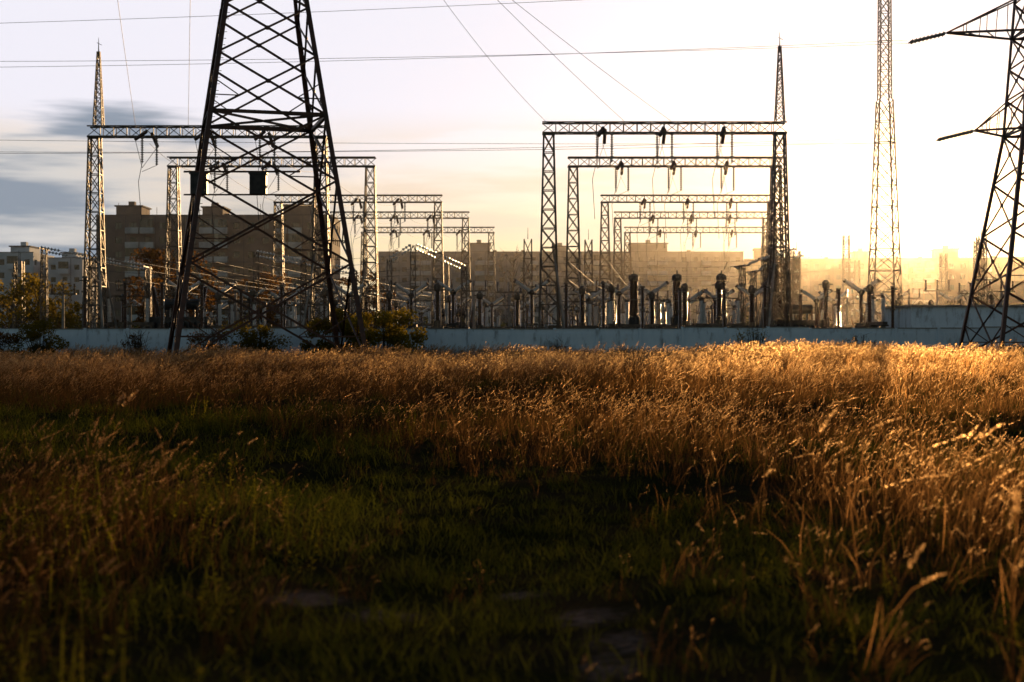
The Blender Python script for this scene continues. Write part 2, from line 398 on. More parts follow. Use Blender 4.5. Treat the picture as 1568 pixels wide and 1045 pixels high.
put('lattice_pylon',pm,(6,-24,0),.1)

mb=MB(); mb.mat('rust')
pylon(mb,5.9,14.9,2.6,math.radians(45),[.35,4.6,8.4,11.8,14.9,17.2,19.2,21.2,23.4,25.6,27.8,30,32],35,.8,
   {'rings':[(14.9,.16),(21.2,.14),(28,.12)],'arms':[(14.95,4.3,2.2,(-1,0,0)),(21.2,6.1,2.4,(-1,0,0)),(28,4.6,2,(-1,0,0))]},.24,.12)
RP=V((33.9,91,0)); mb.obj('transmission_pylon',RP)

# ------------------------------------------------------------------ substation gantries
H=18.6
def gantry(x0,x1,y,phases,spire=None,leg=True,mid=None):
    mb=MB(); mb.mat('galv'); xc=(x0+x1)/2
    cols=[x0,x1]+([mid] if mid else [])
    for x in cols:
        X0=x-xc
        lattice(mb,(X0,0,0),(X0,0,H-.9),.82,.40,12,.13,.07,'x')
        mb.mat('conc')
        if leg:
            s=1 if x<xc else -1
            mb.sq((X0+s*1.55,2.6,0),(X0+s*.3,.2,9.2),.17,.12); mb.sq((X0+s*1.55,-2.6,0),(X0+s*.3,-.2,9.2),.17,.12)
        mb.box((X0-1.3,-1.3,-.2),(X0+1.3,1.3,.3)); mb.mat('galv')
    lattice(mb,(x0-xc-.5,0,H-.45),(x1-xc+.5,0,H-.45),.42,.42,2*int((x1-x0)/1.8),.11,.06,'z')
    for x in cols:
        X0=x-xc; mb.mat('darkmetal'); mb.box((X0-.5,-.5,H-.95),(X0+.5,.5,H-.89)); mb.mat('galv')
    if spire:
        X0=spire-xc
        lattice(mb,(X0,0,H),(X0,0,H+5.9),.36,.10,8,.08,.05,'x'); mb.cyl((X0,0,H+5.7),(X0,0,H+7.0),.05,.015,6)
        mb.bar((X0-.15,0,H+6.6),(X0+.25,0,H+6.4),.04)
    for px in phases:
        X0=px-xc
        mb.mat('porc')
        for s in(-1,1):
            mb.insul((X0+.1*s,s*.45,H-.5),(X0+.35*s-.2,s*2.1,H-1.35),.15,.07,.16)
        mb.mat('glassins')
        mb.insul((X0-.55,0,H-.9),(X0-.55,0,H-2.9),.13,.05,.17); mb.insul((X0+.6,0,H-.9),(X0+.6,0,H-3.1),.13,.05,.17)
        mb.mat('wire')
        mb.cyl((X0-.55,0,H-2.9),(X0-.9,.2,H-4.4),.025,n=5); mb.cyl((X0-.9,.2,H-4.4),(X0-.7,.4,H-7.5),.025,n=5)
        mb.cyl((X0+.6,0,H-3.1),(X0-.55,0,H-3.6),.022,n=5)
        for s in(-1,1): mb.cyl((X0+.35*s-.2,s*2.1,H-1.35),(X0-.55,0,H-3.3),.022,n=5)
    return mb.obj('substation_gantry',(xc,y,0))
YS=[110.5,131.5,165.5,187,212]
Lx=[(-33.0,-15.1),(-31.3,-13.1),(-27.2,-8.6),(-24.5,-6.1),(-22,-3.1)]
Rx=[(2.85,20.8),(5.65,24.4),(10.8,30.2),(13.9,33.4),(17.2,37.8)]
def ph(x0,x1,f=(.22,.48,.74)): return [x0+(x1-x0)*t for t in f]
for i,y in enumerate(YS):
    gantry(*Lx[i],y+2*(i==0),ph(*Lx[i],(.24,.50,.76)),spire=Lx[i][0]+.3 if i==0 else None)
    gantry(*Rx[i],y,ph(*Rx[i],(.24,.50,.76)),spire=Rx[i][1] if i==0 else None)

def mast(x,y,h,b,t,name='lattice_mast'):
    mb=MB(); mb.mat('galv'); n=max(6,int(h/1.9))
    if h>30:
        lattice(mb,(0,0,0),(0,0,27),1.65,.72,12,.15,.09,'x'); lattice(mb,(0,0,27),(0,0,h),.62,.5,11,.12,.07,'x')
    else:
        lattice(mb,(0,0,0),(0,0,h),b,t,n,.12,.07,'x'); mb.cyl((0,0,h),(0,0,h+1.2),.04,.02,6)
    mb.mat('conc'); mb.box((-b-.4,-b-.4,-.2),(b+.4,b+.4,.3))
    return mb.obj(name,(x,y,0))
mast(39.3,150,44,1.65,.5,'lightning_mast')
for x,y,h in ((1.65,148,12.2),(8.6,160,13),(47,200,16.5),(61,201,14),(49.5,150,12.6),(49.9,152,12.4),(-8.2,175,11),(-52,150,10),(36,180,13),(57,235,15)):
    mast(x,y,h,.55,.4)

# ------------------------------------------------------------------ substation apparatus
def stand(mb,x,y,h,w=.22):
    mb.mat('conc'); mb.sq((x-.25,y,0),(x-.25,y,h),w); mb.sq((x+.25,y,0),(x+.25,y,h),w); mb.mat('galv'); mb.box((x-.5,y-.3,h),(x+.5,y+.3,h+.12))
def m_ct():
    mb=MB(); stand(mb,0,0,2.6); mb.mat('galv'); mb.cyl((0,0,2.72),(0,0,3.2),.3,n=12); mb.mat('porc'); mb.insul((0,0,3.2),(0,0,5.6),.24,.15,.13,12)
    mb.mat('galv'); mb.lathe((0,0,5.6),(0,0,6.3),[(0,.2),(.15,.3),(.7,.3),(1,.12)],12); mb.box((-.55,-.05,5.9),(.55,.05,6.0)); return mb.mesh('current_transformer')
def m_vt():
    mb=MB(); stand(mb,-.3,0,2.2,.3); stand(mb,.5,0,2.2,.3); mb.mat('darkmetal'); mb.lathe((0,0,2.3),(0,0,3.8),[(0,.5),(.05,.56),(.9,.56),(1,.4)],14)
    mb.mat('porc'); mb.insul((0,0,3.8),(0,0,6.9),.48,.34,.16,14); mb.mat('darkmetal'); mb.lathe((0,0,6.9),(0,0,7.5),[(0,.36),(.1,.45),(.7,.45),(1,.2)],14)
    mb.cyl((0,0,7.5),(0,0,7.8),.06,n=6); return mb.mesh('voltage_transformer')
def m_arr():
    mb=MB(); mb.mat('conc'); mb.sq((0,0,0),(0,0,2.4),.3); mb.mat('porc'); mb.insul((0,0,2.5),(0,0,4.1),.16,.1,.11,10); mb.insul((0,0,4.25),(0,0,5.9),.16,.1,.11,10)
    mb.mat('galv'); mb.cyl((0,0,4.1),(0,0,4.25),.2,n=10); mb.cyl((0,0,2.4),(0,0,2.5),.22,n=10); mb.cyl((0,0,5.9),(0,0,6.05),.18,n=10)
    pts=[V((.42*math.cos(a),.42*math.sin(a),5.75)) for a in np.linspace(0,6.283,13)]
    for a,b in zip(pts,pts[1:]): mb.cyl(a,b,.03,n=5)
    return mb.mesh('surge_arrester')
def m_dis():
    mb=MB()
    for x in(-1.5,1.5): stand(mb,x,0,2.7)
    mb.mat('galv'); mb.box((-2.1,-.18,2.83),(2.1,.18,3.05))
    mb.mat('white_porc'); mb.insul((-1.5,0,3.05),(-1.5,0,4.9),.17,.1,.11,10); mb.insul((1.5,0,3.05),(1.5,0,4.9),.17,.1,.11,10)
    mb.mat('galv'); mb.box((-1.7,-.1,4.9),(-1.3,.1,5.05)); mb.box((1.3,-.1,4.9),(1.7,.1,5.05)); mb.cyl((-1.5,0,5.1),(0,.5,5.12),.05,n=6); mb.cyl((1.5,0,5.1),(.1,.55,5.14),.05,n=6)
    mb.cyl((1.5,0,5.05),(1.8,0,5.6),.02,n=5); mb.cyl((-1.5,0,5.05),(-1.8,0,5.6),.02,n=5); return mb.mesh('disconnector_switch')
def m_cb():
    mb=MB(); mb.mat('galv'); lattice(mb,(0,0,0),(0,0,2.8),.45,.4,2,.1,.06,'x'); mb.mat('darkmetal'); mb.box((-.4,-.35,.8),(.4,.35,1.9)); mb.box((-.5,-.3,2.8),(.5,.3,3.0))
    mb.mat('porc'); mb.insul((0,0,3.0),(0,0,5.4),.19,.12,.12,10); mb.mat('galv'); mb.lathe((0,0,5.4),(0,0,5.8),[(0,.2),(.5,.3),(1,.2)],10)
    mb.mat('white_porc'); mb.insul((.12,0,5.7),(1.35,0,6.5),.2,.13,.13,10); mb.insul((-.12,0,5.7),(-1.35,0,6.5),.2,.13,.13,10)
    mb.mat('galv'); mb.cyl((1.35,0,6.5),(1.5,0,6.6),.17,n=10); mb.cyl((-1.35,0,6.5),(-1.5,0,6.6),.17,n=10); return mb.mesh('circuit_breaker')
def m_post():
    mb=MB(); mb.mat('conc'); mb.sq((0,0,0),(0,0,6.2),.3,.2); mb.mat('galv'); mb.box((-1.3,-.06,6.2),(1.3,.06,6.35)); mb.mat('porc')
    for x in(-1.1,0,1.1): mb.insul((x,0,6.35),(x,0,7.3),.12,.07,.1)
    mb.mat('galv'); mb.bar((-.9,0,6.2),(0,0,5.2),.06); mb.bar((.9,0,6.2),(0,0,5.2),.06); return mb.mesh('busbar_support')
EQ={'current_transformer':m_ct(),'voltage_transformer':m_vt(),'surge_arrester':m_arr(),'disconnector_switch':m_dis(),'circuit_breaker':m_cb(),'busbar_support':m_post()}
for x,y in ((10.7,125),(14.5,125),(18.4,125)): put('voltage_transformer',EQ['voltage_transformer'],(x,y,0))
rows=[(106.5,'surge_arrester'),(115,'disconnector_switch'),(119.5,'current_transformer'),(127.5,'circuit_breaker'),(136,'disconnector_switch'),(141,'busbar_support'),
      (147,'current_transformer'),(153,'circuit_breaker'),(159,'disconnector_switch'),(171,'current_transformer'),(177,'circuit_breaker'),(194,'disconnector_switch'),(200,'busbar_support'),(206,'circuit_breaker')]
for y,k in rows:
    dx=.13*(y-110)
    bays=[(-33,-15.5),(3,20.5)]
    if y>117: bays.append((-13,1.2))
    if y<165: bays.append((23+.0*y,31)); 
    if y>140: bays.append((34,46)); bays.append((-50,-37))
    for a,b in bays:
        n=6 if b-a>15 else (4 if b-a>11 else 2)
        for j in range(n):
            if R.random()<.13: continue
            x=a+dx+(b-a)*(j+.5)/n+R.uniform(-.25,.25)
            s=R.uniform(.9,1.08); put(k,EQ[k],(x,y+R.uniform(-.7,.7),0),R.choice((0,0,.05,math.pi/2 if k=='disconnector_switch' else 0)),scale=(s,s,s))
def m_tr():
    mb=MB(); mb.mat('conc'); mb.box((-3.2,-2,-.2),(3.2,2,.4)); mb.mat('darkmetal'); mb.box((-2.4,-1.1,.4),(2.4,1.1,3.4)); mb.box((-2.5,-1.2,3.4),(2.5,1.2,3.55))
    for i in range(12): x=-2.2+i*.4; mb.box((x-.04,-1.7,.8),(x+.04,-1.1,3.1)); mb.box((x-.04,1.1,.8),(x+.04,1.7,3.1))
    mb.cyl((-1.6,.5,4.6),(1.4,.5,4.6),.45,n=14); mb.box((-1.2,.35,3.55),(-1.05,.65,4.3)); mb.box((.9,.35,3.55),(1.05,.65,4.3))
    mb.mat('porc')
    for x in(-1.7,0,1.7): mb.insul((x,-.5,3.55),(x*1.25,-.7,6.0),.25,.14,.13,10)
    for x in(-1,0,1): mb.insul((x+.3,.0,3.55),(x+.3,-.0,4.5),.14,.08,.12,8)
    return mb.mesh('power_transformer')
tm=m_tr(); put('power_transformer',tm,(-27,116,0)); put('power_transformer',tm,(-6,150,0)); put('power_transformer',tm,(27,134,0),.1)
def m_strain(w,zl,zh,zr,off):
    mb=MB(); mb.mat('galv')
    for x,z in((-w/2,zl),(off,zh),(w/2,zr)):
        lattice(mb,(x,0,0),(x,0,z),.3,.2,6,.07,.04,'x')
    mb.mat('white_porc')
    for k in range(2):
        y=k*2.4-1.2; dz=-.25*k
        for p,q in (((-w/2,y,zl+dz),(off-.2,y,zh+dz)),((w/2,y,zr+dz),(off+.2,y,zh+dz))):
            p=V(p); q=V(q); mb.insul(p,p.lerp(q,.42),.13,.035,.24); mb.insul(p.lerp(q,.58),q,.13,.035,.24); mb.cyl(p.lerp(q,.42),p.lerp(q,.58),.02,n=5)
    mb.mat('galv')
    for x,z in((-w/2,zl),(off,zh),(w/2,zr)): mb.bar((x,-1.6,z-.1),(x,1.6,z-.1),.12)
    return mb.mesh('strain_bus_frame')
sm=m_strain(6.4,8.6,9.8,8.0,-1.2); put('strain_bus_frame',sm,(-7.3,122,0),.1)
sm2=m_strain(8.5,9.3,8.6,7.8,-.2); put('strain_bus_frame',sm2,(-34.5,118,0),.05); put('strain_bus_frame',sm2,(-18,124,0),.2)
sm3=m_strain(4.6,8.4,9.2,9.9,.1); put('strain_bus_frame',sm3,(22.8,128,0),.3); put('strain_bus_frame',sm3,(25.5,138,0),.3)

# ------------------------------------------------------------------ overhead conductors
def wires(name,spans,r=.02):
    cu=bpy.data.curves.new(name,'CURVE'); cu.dimensions='3D'; cu.bevel_depth=r; cu.bevel_resolution=1
    for p,q,sag in spans:
        s=cu.splines.new('POLY'); n=24; s.points.add(n)
        for i in range(n+1):
            t=i/n; c=V(p).lerp(V(q),t); c.z-=sag*4*t*(1-t); s.points[i].co=(*c,1)
    cu.materials.append(M['wire']); o=bpy.data.objects.new(name,cu); scene.collection.objects.link(o); return o
sp=[]
for i in range(4):
    for bx in(Lx,Rx):
        for a,b_ in zip(ph(*bx[i],(.24,.5,.76)),ph(*bx[i+1],(.24,.5,.76))):
            sp.append(((a,YS[i]+2.2,H-1.35),(b_,YS[i+1]-2.1,H-1.35),1.0))
for bx in (Lx,Rx):
    for z in (7.6,6.2):
        for j in range(6):
            x=bx[0][0]+1.5+j*3; sp.append(((x,108,z),(x+11,200,z),.4))
for y in (117,126,139,150,172):
    for z in (7.4,8.6): sp.append(((-34,y,z),(-10,y,z),.5)); sp.append(((3,y,z),(26,y,z),.5))
wires('substation_conductors',sp,.016)
sp=[]
sp.append(((-9.4,88+4.2,31.1),(2.9,110,18.3),1.0))
for (x,y,z),(a,b_,c) in (((8.9,110,18.4),(-38,-8,43)),((12.6,110,18.4),(-44,-8,40))): sp.append(((x,y,z),(a,b_,c),2.2))
for (x,a) in ((-29.6,1.5),(-25.5,6)): sp.append(((x,112,18.2),(a,-24,40),2.5))
for x,z,za in ((27.9,21.2,20.9),(29.7,14.95,15.1)):
    for dy,dz in((0,0),(1.4,.5)):
        sp.append(((x-2.2,91+dy,z-.55+dz),(-110,100+dy*6,za+1.8+dz),1.3))
sp.append(((30,91,27.9),(-110,99,25.5),1.2)); sp.append(((29,91,24.8),(-110,99,22.9),1.2))
sp.append(((-110,101,17.4),(60,101,15.9),.9)); sp.append(((36,150,24),(120,120,26),1))
wires('overhead_power_lines',sp,.015)
mb=MB(); mb.mat('glassins')
for x,z in((27.8,21.3),(29.6,15.05)):
    for k in(0,.35):
        mb.insul((x-.05,91+k,z),(x-2.3,91+k,z-.55),.14,.04,.25); 
    mb.mat('darkmetal'); mb.sq((x-.1,90.9,z),(x-.1,91.45,z),.08); mb.sq((x-2.3,90.9,z-.55),(x-2.3,91.45,z-.55),.07); mb.mat('glassins')
mb.obj('insulator_string')

# ------------------------------------------------------------------ boundary wall
m,nt,N,L=new_mat('whitewashed_concrete')
out=N.new('ShaderNodeOutputMaterial'); b=N.new('ShaderNodeBsdfPrincipled'); geo=N.new('ShaderNodeNewGeometry')
mp=N.new('ShaderNodeMapping'); mp.inputs['Scale'].default_value=(1,1,.35)
n1=N.new('ShaderNodeTexNoise'); n1.inputs['Scale'].default_value=1.4; n1.inputs['Detail'].default_value=7; n1.inputs['Roughness'].default_value=.65
L.new(geo.outputs['Position'],mp.inputs[0]); L.new(mp.outputs[0],n1.inputs['Vector'])
cr=N.new('ShaderNodeValToRGB'); e=cr.color_ramp.elements; e[0].position=.34; e[0].color=(.30,.33,.36,1); e[1].position=.46; e[1].color=(.64,.74,.84,1)
x_=e.new(.72); x_.color=(.74,.83,.92,1)
L.new(n1.outputs['Fac'],cr.inputs['Fac'])
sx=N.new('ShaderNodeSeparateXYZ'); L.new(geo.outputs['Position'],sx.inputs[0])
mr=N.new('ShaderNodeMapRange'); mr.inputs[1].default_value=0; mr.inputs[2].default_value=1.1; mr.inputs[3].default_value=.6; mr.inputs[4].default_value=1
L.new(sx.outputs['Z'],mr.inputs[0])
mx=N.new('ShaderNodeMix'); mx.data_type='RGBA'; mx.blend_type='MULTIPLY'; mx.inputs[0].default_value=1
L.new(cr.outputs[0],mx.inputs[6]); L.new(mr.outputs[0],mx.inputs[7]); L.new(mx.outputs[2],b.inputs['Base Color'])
b.inputs['Roughness'].default_value=.9; L.new(b.outputs[0],out.inputs[0]); M['wall']=m
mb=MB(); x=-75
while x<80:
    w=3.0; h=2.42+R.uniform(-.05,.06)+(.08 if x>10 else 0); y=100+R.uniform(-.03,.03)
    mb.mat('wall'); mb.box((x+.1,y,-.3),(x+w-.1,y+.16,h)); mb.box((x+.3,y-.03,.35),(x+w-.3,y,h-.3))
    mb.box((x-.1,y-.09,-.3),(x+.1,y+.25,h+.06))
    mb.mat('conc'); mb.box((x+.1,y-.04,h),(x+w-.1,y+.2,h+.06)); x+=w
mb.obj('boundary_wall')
def building(name,loc,w,dep,h,floors,bays,wall,balc=(),roofs=(),yaw=0,balmat=None):
    mb=MB(); fh=h/floors; mb.mat('winglass'); mb.box((.3,.3,0),(w-.3,dep-.3,h-.2)); mb.mat(wall)
    for f in range(floors+1):
        z0=f*fh-.75 if f else 0; z1=min(f*fh+.85,h) if f<floors else h+.7
        mb.box((0,0,z0),(w,dep,z1))
    bw=w/bays
    for i in range(bays+1):
        pw=bw*.28; a=max(.02,i*bw-pw); c=min(w-.02,i*bw+pw)
        mb.box((a,.03,.01),(c,.6,h-.01)); mb.box((a,dep-.6,.01),(c,dep-.03,h-.01))
    nb=max(2,int(dep/3.2)); 
    for i in range(nb+1):
        a=max(.05,i*dep/nb-.9); c=min(dep-.05,i*dep/nb+.9); mb.box((.025,a,.02),(.62,c,h-.02)); mb.box((w-.62,a,.02),(w-.025,c,h-.02))
    mb.mat('seam')
    for i in range(1,bays):
        if i%2==0: mb.box((i*bw-.05,-.02,.1),(i*bw+.05,.0,h+.6))
    for i in range(bays):
        xc=(i+.5)*bw
        for f in range(floors): mb.box((xc-.04,.22,f*fh+.85),(xc+.04,.29,(f+1)*fh-.75))
    for bi in balc:
        for f in range(floors):
            z=f*fh; 
            if f==0: continue
            mb.mat(balmat or 'balcony'); mb.box((bi*bw+.15,-1.1,z-.1),((bi+1)*bw-.15,-.0,z+.05)); mb.box((bi*bw+.15,-1.14,z+.05),((bi+1)*bw-.15,-1.08,z+1.05))
            mb.box((bi*bw+.15,-1.08,z+.05),(bi*bw+.2,-.0,z+1.05)); mb.box(((bi+1)*bw-.2,-1.08,z+.05),((bi+1)*bw-.15,-.0,z+1.05))
            if (bi*7+f*3)%4<2:
                mb.mat('winglass'); mb.box((bi*bw+.18,-1.12,z+1.05),((bi+1)*bw-.18,-1.09,z+fh-.15))
                mb.mat('seam')
                for k in range(4): xx=bi*bw+.2+(bw-.4)*k/3; mb.box((xx-.03,-1.15,z+1.05),(xx+.03,-1.12,z+fh-.15))
    mb.mat(wall)
    for a,c,rh in roofs:
        mb.box((a,dep*.25,h+.7),(c,dep*.75,h+.7+rh)); mb.mat('seam'); mb.box((a-.3,dep*.25-.3,h+.7+rh),(c+.3,dep*.75+.3,h+.95+rh)); mb.mat(wall)
        cx=(a+c)/2; mb.box((cx-.6,dep*.4,h+.95+rh),(cx+.6,dep*.5,h+1.9+rh)); 
    mb.mat('seam'); mb.box((-.12,-.12,h+.7),(w+.12,.12,h+.8)); 
    for i in range(int(w/9)):
        xx=3+i*9+R.uniform(-2,2); mb.cyl((xx,dep*.3,h+.7),(xx,dep*.3,h+R.uniform(2,4.2)),.05,n=5)
        mb.box((xx+1.2,dep*.5,h+.71),(xx+2.2,dep*.6,h+1.6))
    return mb.obj(name,loc,yaw)
m,nt,N,L=new_mat('window_glass')
out=N.new('ShaderNodeOutputMaterial'); b=N.new('ShaderNodeBsdfPrincipled'); tc=N.new('ShaderNodeTexCoord')
sn=N.new('ShaderNodeVectorMath'); sn.operation='SNAP'; sn.inputs[1].default_value=(1.6,1.6,2.9); wn=N.new('ShaderNodeTexWhiteNoise')
L.new(tc.outputs['Object'],sn.inputs[0]); L.new(sn.outputs[0],wn.inputs['Vector'])
cr=N.new('ShaderNodeValToRGB'); e=cr.color_ramp.elements; e[0].position=.5; e[0].color=(.02,.022,.026,1); e[1].position=1; e[1].color=(.22,.20,.17,1)
L.new(wn.outputs['Value'],cr.inputs['Fac']); L.new(cr.outputs[0],b.inputs['Base Color']); b.inputs['Roughness'].default_value=.12
L.new(b.outputs[0],out.inputs[0]); M['winglass']=m
M['panel']=noise_mat('panel_facade',(.17,.16,.16),(.26,.245,.24),.35,.9)
M['brick']=noise_mat('brown_brick_facade',(.13,.09,.07),(.2,.14,.11),.4,.9)
M['light']=noise_mat('pale_panel_facade',(.45,.47,.50),(.62,.64,.67),.3,.9)
M['sand']=noise_mat('sand_facade',(.18,.12,.075),(.27,.18,.12),.3,.9)
M['balcony']=noise_mat('balcony_fronts',(.30,.30,.31),(.55,.54,.53),.5,.8)
M['seam']=noise_mat('panel_joints',(.05,.045,.04),(.09,.08,.07),1,.9)
building('apartment_block',(-81,277,0),46,13,25.4,9,16,'brick',(2,3,7,8,12,13),((3,8,2.0),(20,24,1.8),(36,42,2.2)))
building('apartment_block',(-36,381,0),98,14,24.8,9,34,'panel',(3,4,9,10,14,19,20,25,26,30),((24,30,2.4),(68,78,2.4),(47,51,1.6)))
building('apartment_block',(64,392,0),78,14,23.4,8,26,'sand',(3,4,9,15,16,21),((3,8,3),(30,34,2),(52,58,2.6)),-.12)
building('apartment_block',(-109,300,0),8,14,19.6,7,3,'light',(1,),((2,6,1.4),),0,'light')
building('apartment_block',(-99,303,0),7.5,14,18.6,7,3,'light',(1,),((2,5,1.2),),0,'light')
building('apartment_block',(-123,309,0),13,14,17.6,6,4,'panel',(1,),((2,5,1.2),))
building('apartment_block',(138,440,0),30,14,20,7,10,'sand',(2,6),((6,10,2),),-.2)
def service(loc,w,dep,h):
    mb=MB(); mb.mat('wall'); mb.box((0,0,0),(w,dep,h)); mb.mat('conc'); mb.box((-.2,-.2,h),(w+.2,dep+.2,h+.18))
    for i in range(int(w/4)):
        x=1.4+i*4; mb.mat('seam'); mb.box((x-.08,-.05,1.3),(x+1.38,0,2.4)); mb.mat('winglass'); mb.box((x,-.06,1.38),(x+.62,-.05,2.32)); mb.box((x+.68,-.06,1.38),(x+1.3,-.05,2.32))
    mb.mat('darkmetal'); mb.box((w-2,-.06,0),(w-1,0,2.1)); return mb.obj('service_building',loc)
service((30.6,109,0),22,8,4.2)
mb=MB(); mb.mat('sand'); mb.box((0,0,0),(14,9,7)); mb.mat('rust')
mb.add([(-.5,-.5,6.9),(14.5,-.5,6.9),(14.5,4.5,10.2),(-.5,4.5,10.2),(-.5,9.5,6.9),(14.5,9.5,6.9)],[(0,1,2,3),(3,2,5,4),(0,3,4),(1,5,2)])
for i in range(4): mb.mat('seam'); mb.box((1.4+i*3.2,-.05,3.8),(2.9+i*3.2,0,5.6)); mb.mat('winglass'); mb.box((1.5+i*3.2,-.07,3.9),(2.8+i*3.2,-.05,5.5))
mb.mat('brick'); mb.box((9,3,8),(9.8,3.8,11.4)); mb.obj('gabled_house',(66,200,0))

# ------------------------------------------------------------------ trees and shrubs
def leafcloud(mb,c,rad,n,size,r,mat):
    mb.mat(mat)
    for _ in range(n):
        while True:
            o=V((r.uniform(-1,1),r.uniform(-1,1),r.uniform(-1,1)))
            if o.length<1: break
        p=V(c)+V((o.x*rad[0],o.y*rad[1],o.z*rad[2]))
        e=V((r.gauss(0,1),r.gauss(0,1),r.gauss(0,1))).normalized()*size*r.uniform(.6,1.3); s=e.cross(V((r.gauss(0,1),r.gauss(0,1),r.gauss(0,1)))).normalized()*e.length*.35
        mb.add([p-e*.5,p+s,p+e*.5,p-s],[(0,1,2,3)])
def tree(name,loc,h,spread,seed,mat='autumn',clumps=26,leaves=110,size=.3,trunk=.22,low=.3):
    r=random.Random(seed); mb=MB(); mb.mat('bark'); mb.cyl((0,0,-.2),(0,0,h*.45),trunk,trunk*.6,8); mb.cyl((0,0,h*.45),(r.uniform(-.3,.3),0,h*.9),trunk*.6,.03,6)
    for _ in range(clumps):
        a=r.uniform(0,6.28); z=h*r.uniform(low,.98); k=math.sin(math.pi*min(.95,max(.12,(z/h-low*.6)/(1.05-low*.6))))**.6
        rr=spread*k*math.sqrt(r.random()); p=V((rr*math.cos(a),rr*math.sin(a),z)); mb.mat('bark'); st=V((0,0,max(h*.15,z-rr*.9-.3)))
        mb.cyl(st,p,trunk*.28,.02,5)
        for _2 in range(3):
            q=p+V((r.gauss(0,1),r.gauss(0,1),r.gauss(0,.8))).normalized()*spread*.3; mb.cyl(p.lerp(st,.2),q,.03,.008,4)
        cr_=spread*r.uniform(.16,.34); leafcloud(mb,p,(cr_,cr_,cr_*.75),leaves,size,r,mat)
    return mb.obj(name,loc)
tree('tree',(-33.5,141,0),10.6,4.8,3,'autumn',36,120,.32)
tree('tree',(-41,170,0),10,4.5,4,'autumn',28,110,.34)
tree('tree',(-28,160,0),9,4,5,'autumn',26,110,.32)
tree('tree',(-50,150,0),8.5,4.2,6,'olive',28,110,.34)
tree('tree',(-58,165,0),9,4.8,16,'olive',28,110,.34)
tree('tree',(-15.5,150,0),9.5,3.6,7,'autumn',24,90,.3)
tree('tree',(0.2,240,0),17,5.5,9,'autumn',40,6,.25,.25)
def shrub(name,loc,w,h,seed,mat,n=2600,size=.14):
    r=random.Random(seed); mb=MB(); mb.mat('bark')
    for _ in range(22):
        a=r.uniform(0,6.28); t=V((math.cos(a)*w*.45*r.random(),math.sin(a)*w*.35*r.random(),h*r.uniform(.6,1.05))); mb.cyl((t.x*.15,t.y*.15,-.1),t,.035,.008,5)
        for _2 in range(3): q=t*r.uniform(.5,.95); mb.cyl(q,q+V((r.gauss(0,.3),r.gauss(0,.3),r.uniform(.1,.5))),.012,.004,4)
    nc=26
    for _ in range(nc):
        a=r.uniform(0,6.28); rr=math.sqrt(r.random()); z=h*r.uniform(.12,.95)*(1-.22*rr); c=(math.cos(a)*w*.45*rr,math.sin(a)*w*.35*rr,z); k=r.uniform(.14,.26)*w*.5+.1
        leafcloud(mb,c,(k,k,k*.8),n//nc,size,r,mat)
    return mb.obj(name,loc)
shrub('shrub',(-8.6,96,0),6.4,4.6,1,'yellowgreen',9000,.18)
shrub('shrub',(-12,97,0),4.6,3.9,12,'olive',4600,.17)
shrub('shrub',(-17.5,97,0),4.4,3.3,2,'olive',3400,.16)
shrub('shrub',(-20.5,96.5,0),3.2,2.7,22,'autumn',2000,.14)
shrub('shrub',(-31.5,95,0),4.4,3.3,3,'olive',3600,.16)
shrub('shrub',(-34.5,95.5,0),3,2.5,31,'autumn',1900,.14)
shrub('shrub',(-25.5,97,0),2.2,2.3,32,'autumn',900,.14)
shrub('shrub',(16.6,97.5,0),3.0,2.8,4,'olive',500,.12)
shrub('shrub',(24,98,0),2.4,2.0,5,'autumn',500,.12)
shrub('shrub',(3,98,0),2.2,1.7,6,'autumn',450,.12)
shrub('shrub',(36.5,96,0),3.4,2.2,7,'olive',1500,.14)
r=random.Random(5); mb=MB()
for i in range(260):
    x=r.uniform(-140,170); y=r.uniform(225,262) if x<-20 else r.uniform(235,330); h=r.uniform(3,7.5)
    if -2<x<60: h*=.8
    mb.mat('bark'); mb.cyl((x,y,0),(x,y,h*.8),.15,.05,5)
    for _ in range(5): leafcloud(mb,(x+r.gauss(0,1.6),y+r.gauss(0,1.6),h*r.uniform(.3,.95)),(1.7,1.7,1.3),42,.6,r,'autumn' if r.random()<.5 else 'olive')
mb.obj('distant_trees')

# ------------------------------------------------------------------ haze
m,nt,N,L=new_mat('low_sun_haze'); out=N.new('ShaderNodeOutputMaterial'); vs=N.new('ShaderNodeVolumeScatter')
vs.inputs['Color'].default_value=(1,.90,.78,1); vs.inputs['Density'].default_value=.00021; vs.inputs['Anisotropy'].default_value=.885
L.new(vs.outputs[0],out.inputs['Volume']); M['haze']=m
mb=MB(); mb.mat('haze'); mb.box((-220,102.5,-1),(240,460,62)); hz=mb.obj('evening_haze')

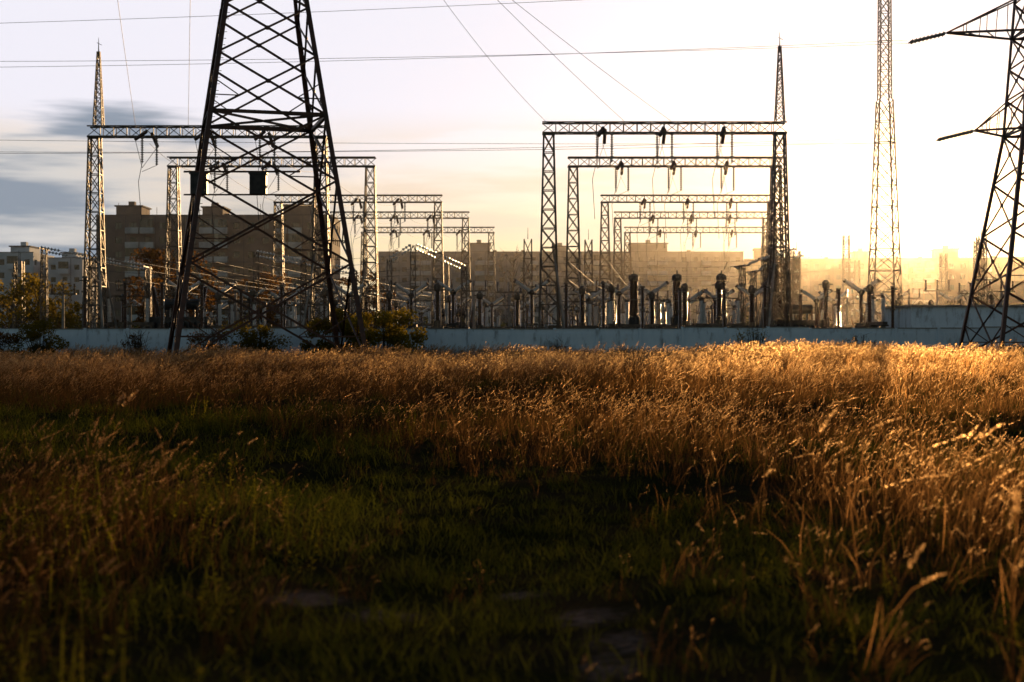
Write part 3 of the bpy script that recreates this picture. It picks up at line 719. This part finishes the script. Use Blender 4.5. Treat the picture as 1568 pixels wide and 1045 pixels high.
# ------------------------------------------------------------------ world
w=bpy.data.worlds.new('World'); scene.world=w; w.use_nodes=True; nt=w.node_tree; N=nt.nodes; L=nt.links; N.clear()
out=N.new('ShaderNodeOutputWorld'); bg=N.new('ShaderNodeBackground'); bg.inputs[1].default_value=.1
sky=N.new('ShaderNodeTexSky'); sky.sky_type='NISHITA'; sky.sun_disc=False; sky.sun_elevation=SUN_EL; sky.sun_rotation=SUN_AZ; sky.dust_density=1.5; sky.altitude=100
tc=N.new('ShaderNodeTexCoord'); sep=N.new('ShaderNodeSeparateXYZ'); nv=N.new('ShaderNodeVectorMath'); nv.operation='NORMALIZE'
L.new(tc.outputs['Generated'],nv.inputs[0]); L.new(nv.outputs[0],sep.inputs[0])
def mth(op,a,b=None,c=None,clamp=False):
    n=N.new('ShaderNodeMath'); n.operation=op; n.use_clamp=clamp
    for i,x in enumerate((a,b,c)):
        if x is None: continue
        if isinstance(x,(int,float)): n.inputs[i].default_value=x
        else: L.new(x,n.inputs[i])
    return n.outputs[0]
def sstep(x,a,b):
    n=N.new('ShaderNodeMapRange'); n.interpolation_type='SMOOTHSTEP'; L.new(x,n.inputs[0]); n.inputs[1].default_value=a; n.inputs[2].default_value=b
    return n.outputs[0]
def mixc(f,a,b):
    n=N.new('ShaderNodeMix'); n.data_type='RGBA'
    if isinstance(f,(int,float)): n.inputs[0].default_value=f
    else: L.new(f,n.inputs[0])
    for i,x in((6,a),(7,b)):
        if isinstance(x,tuple): n.inputs[i].default_value=(*[k*10 for k in x],1)
        else: L.new(x,n.inputs[i])
    return n.outputs[2]
def addc(a,col,f):
    n=N.new('ShaderNodeMix'); n.data_type='RGBA'; n.blend_type='ADD'; n.clamp_result=False; L.new(f,n.inputs[0]); L.new(a,n.inputs[6]); n.inputs[7].default_value=(*[k*10 for k in col],1); return n.outputs[2]
dx,dy,dz=sep.outputs
dt=N.new('ShaderNodeVectorMath'); dt.operation='DOT_PRODUCT'; L.new(nv.outputs[0],dt.inputs[0]); dt.inputs[1].default_value=SUN
dot=mth('MAXIMUM',dt.outputs['Value'],0)
veil=mixc(sstep(dz,.045,.165),(1.0,.79,.46),(.89,.875,.965))
mp=N.new('ShaderNodeMapping'); mp.inputs['Scale'].default_value=(3.2,3.2,26); L.new(nv.outputs[0],mp.inputs[0])
nz=N.new('ShaderNodeTexNoise'); nz.inputs['Scale'].default_value=1.6; nz.inputs['Detail'].default_value=4; nz.inputs['Roughness'].default_value=.52; L.new(mp.outputs[0],nz.inputs['Vector'])
nf=nz.outputs['Fac']
veil=mixc(mth('MULTIPLY',sstep(nf,.43,.60),mth('MULTIPLY',sstep(dz,.165,.12),.7)),veil,(.80,.67,.54))
edge=mth('MULTIPLY_ADD',nf,.12,-.06)
dzn=mth('ADD',dz,edge)
bank=mth('MULTIPLY',mth('SUBTRACT',1,sstep(dzn,.128,.152)),mth('SUBTRACT',1,sstep(mth('ADD',dx,mth('MULTIPLY',edge,3.0)),-.30,-.09)))
bcol=mixc(sstep(nf,.42,.60),(.22,.29,.38),(.66,.65,.64))
veil=mixc(mth('MULTIPLY',bank,.96),veil,bcol)
fade=mth('MULTIPLY',mth('SUBTRACT',1,sstep(dz,.24,.45)),sstep(dy,.45,.85))
tot=mixc(fade,sky.outputs[0],veil)
tot=addc(tot,(1.0,.76,.42),mth('MULTIPLY',mth('POWER',dot,80),.35,clamp=True))
tot=addc(tot,(2.0,1.6,1.0),mth('POWER',dot,700))
L.new(tot,bg.inputs[0]); L.new(bg.outputs[0],out.inputs[0])

ld=bpy.data.lights.new('sun','SUN'); ld.energy=5; ld.angle=math.radians(.6); ld.color=(1,.61,.27)
so=bpy.data.objects.new('sun',ld); so.rotation_euler=SUN.to_track_quat('Z','Y').to_euler(); so.location=(60,200,60); scene.collection.objects.link(so)

# ------------------------------------------------------------------ camera
cd=bpy.data.cameras.new('camera'); cam=bpy.data.objects.new('camera',cd); scene.collection.objects.link(cam)
cam.location=(0,0,1.6); cam.rotation_euler=(math.radians(90),0,0); cd.lens=50; cd.sensor_width=36; cd.clip_end=10000; cd.clip_start=.05
cd.dof.use_dof=True; cd.dof.focus_distance=45; cd.dof.aperture_fstop=2.0
scene.camera=cam
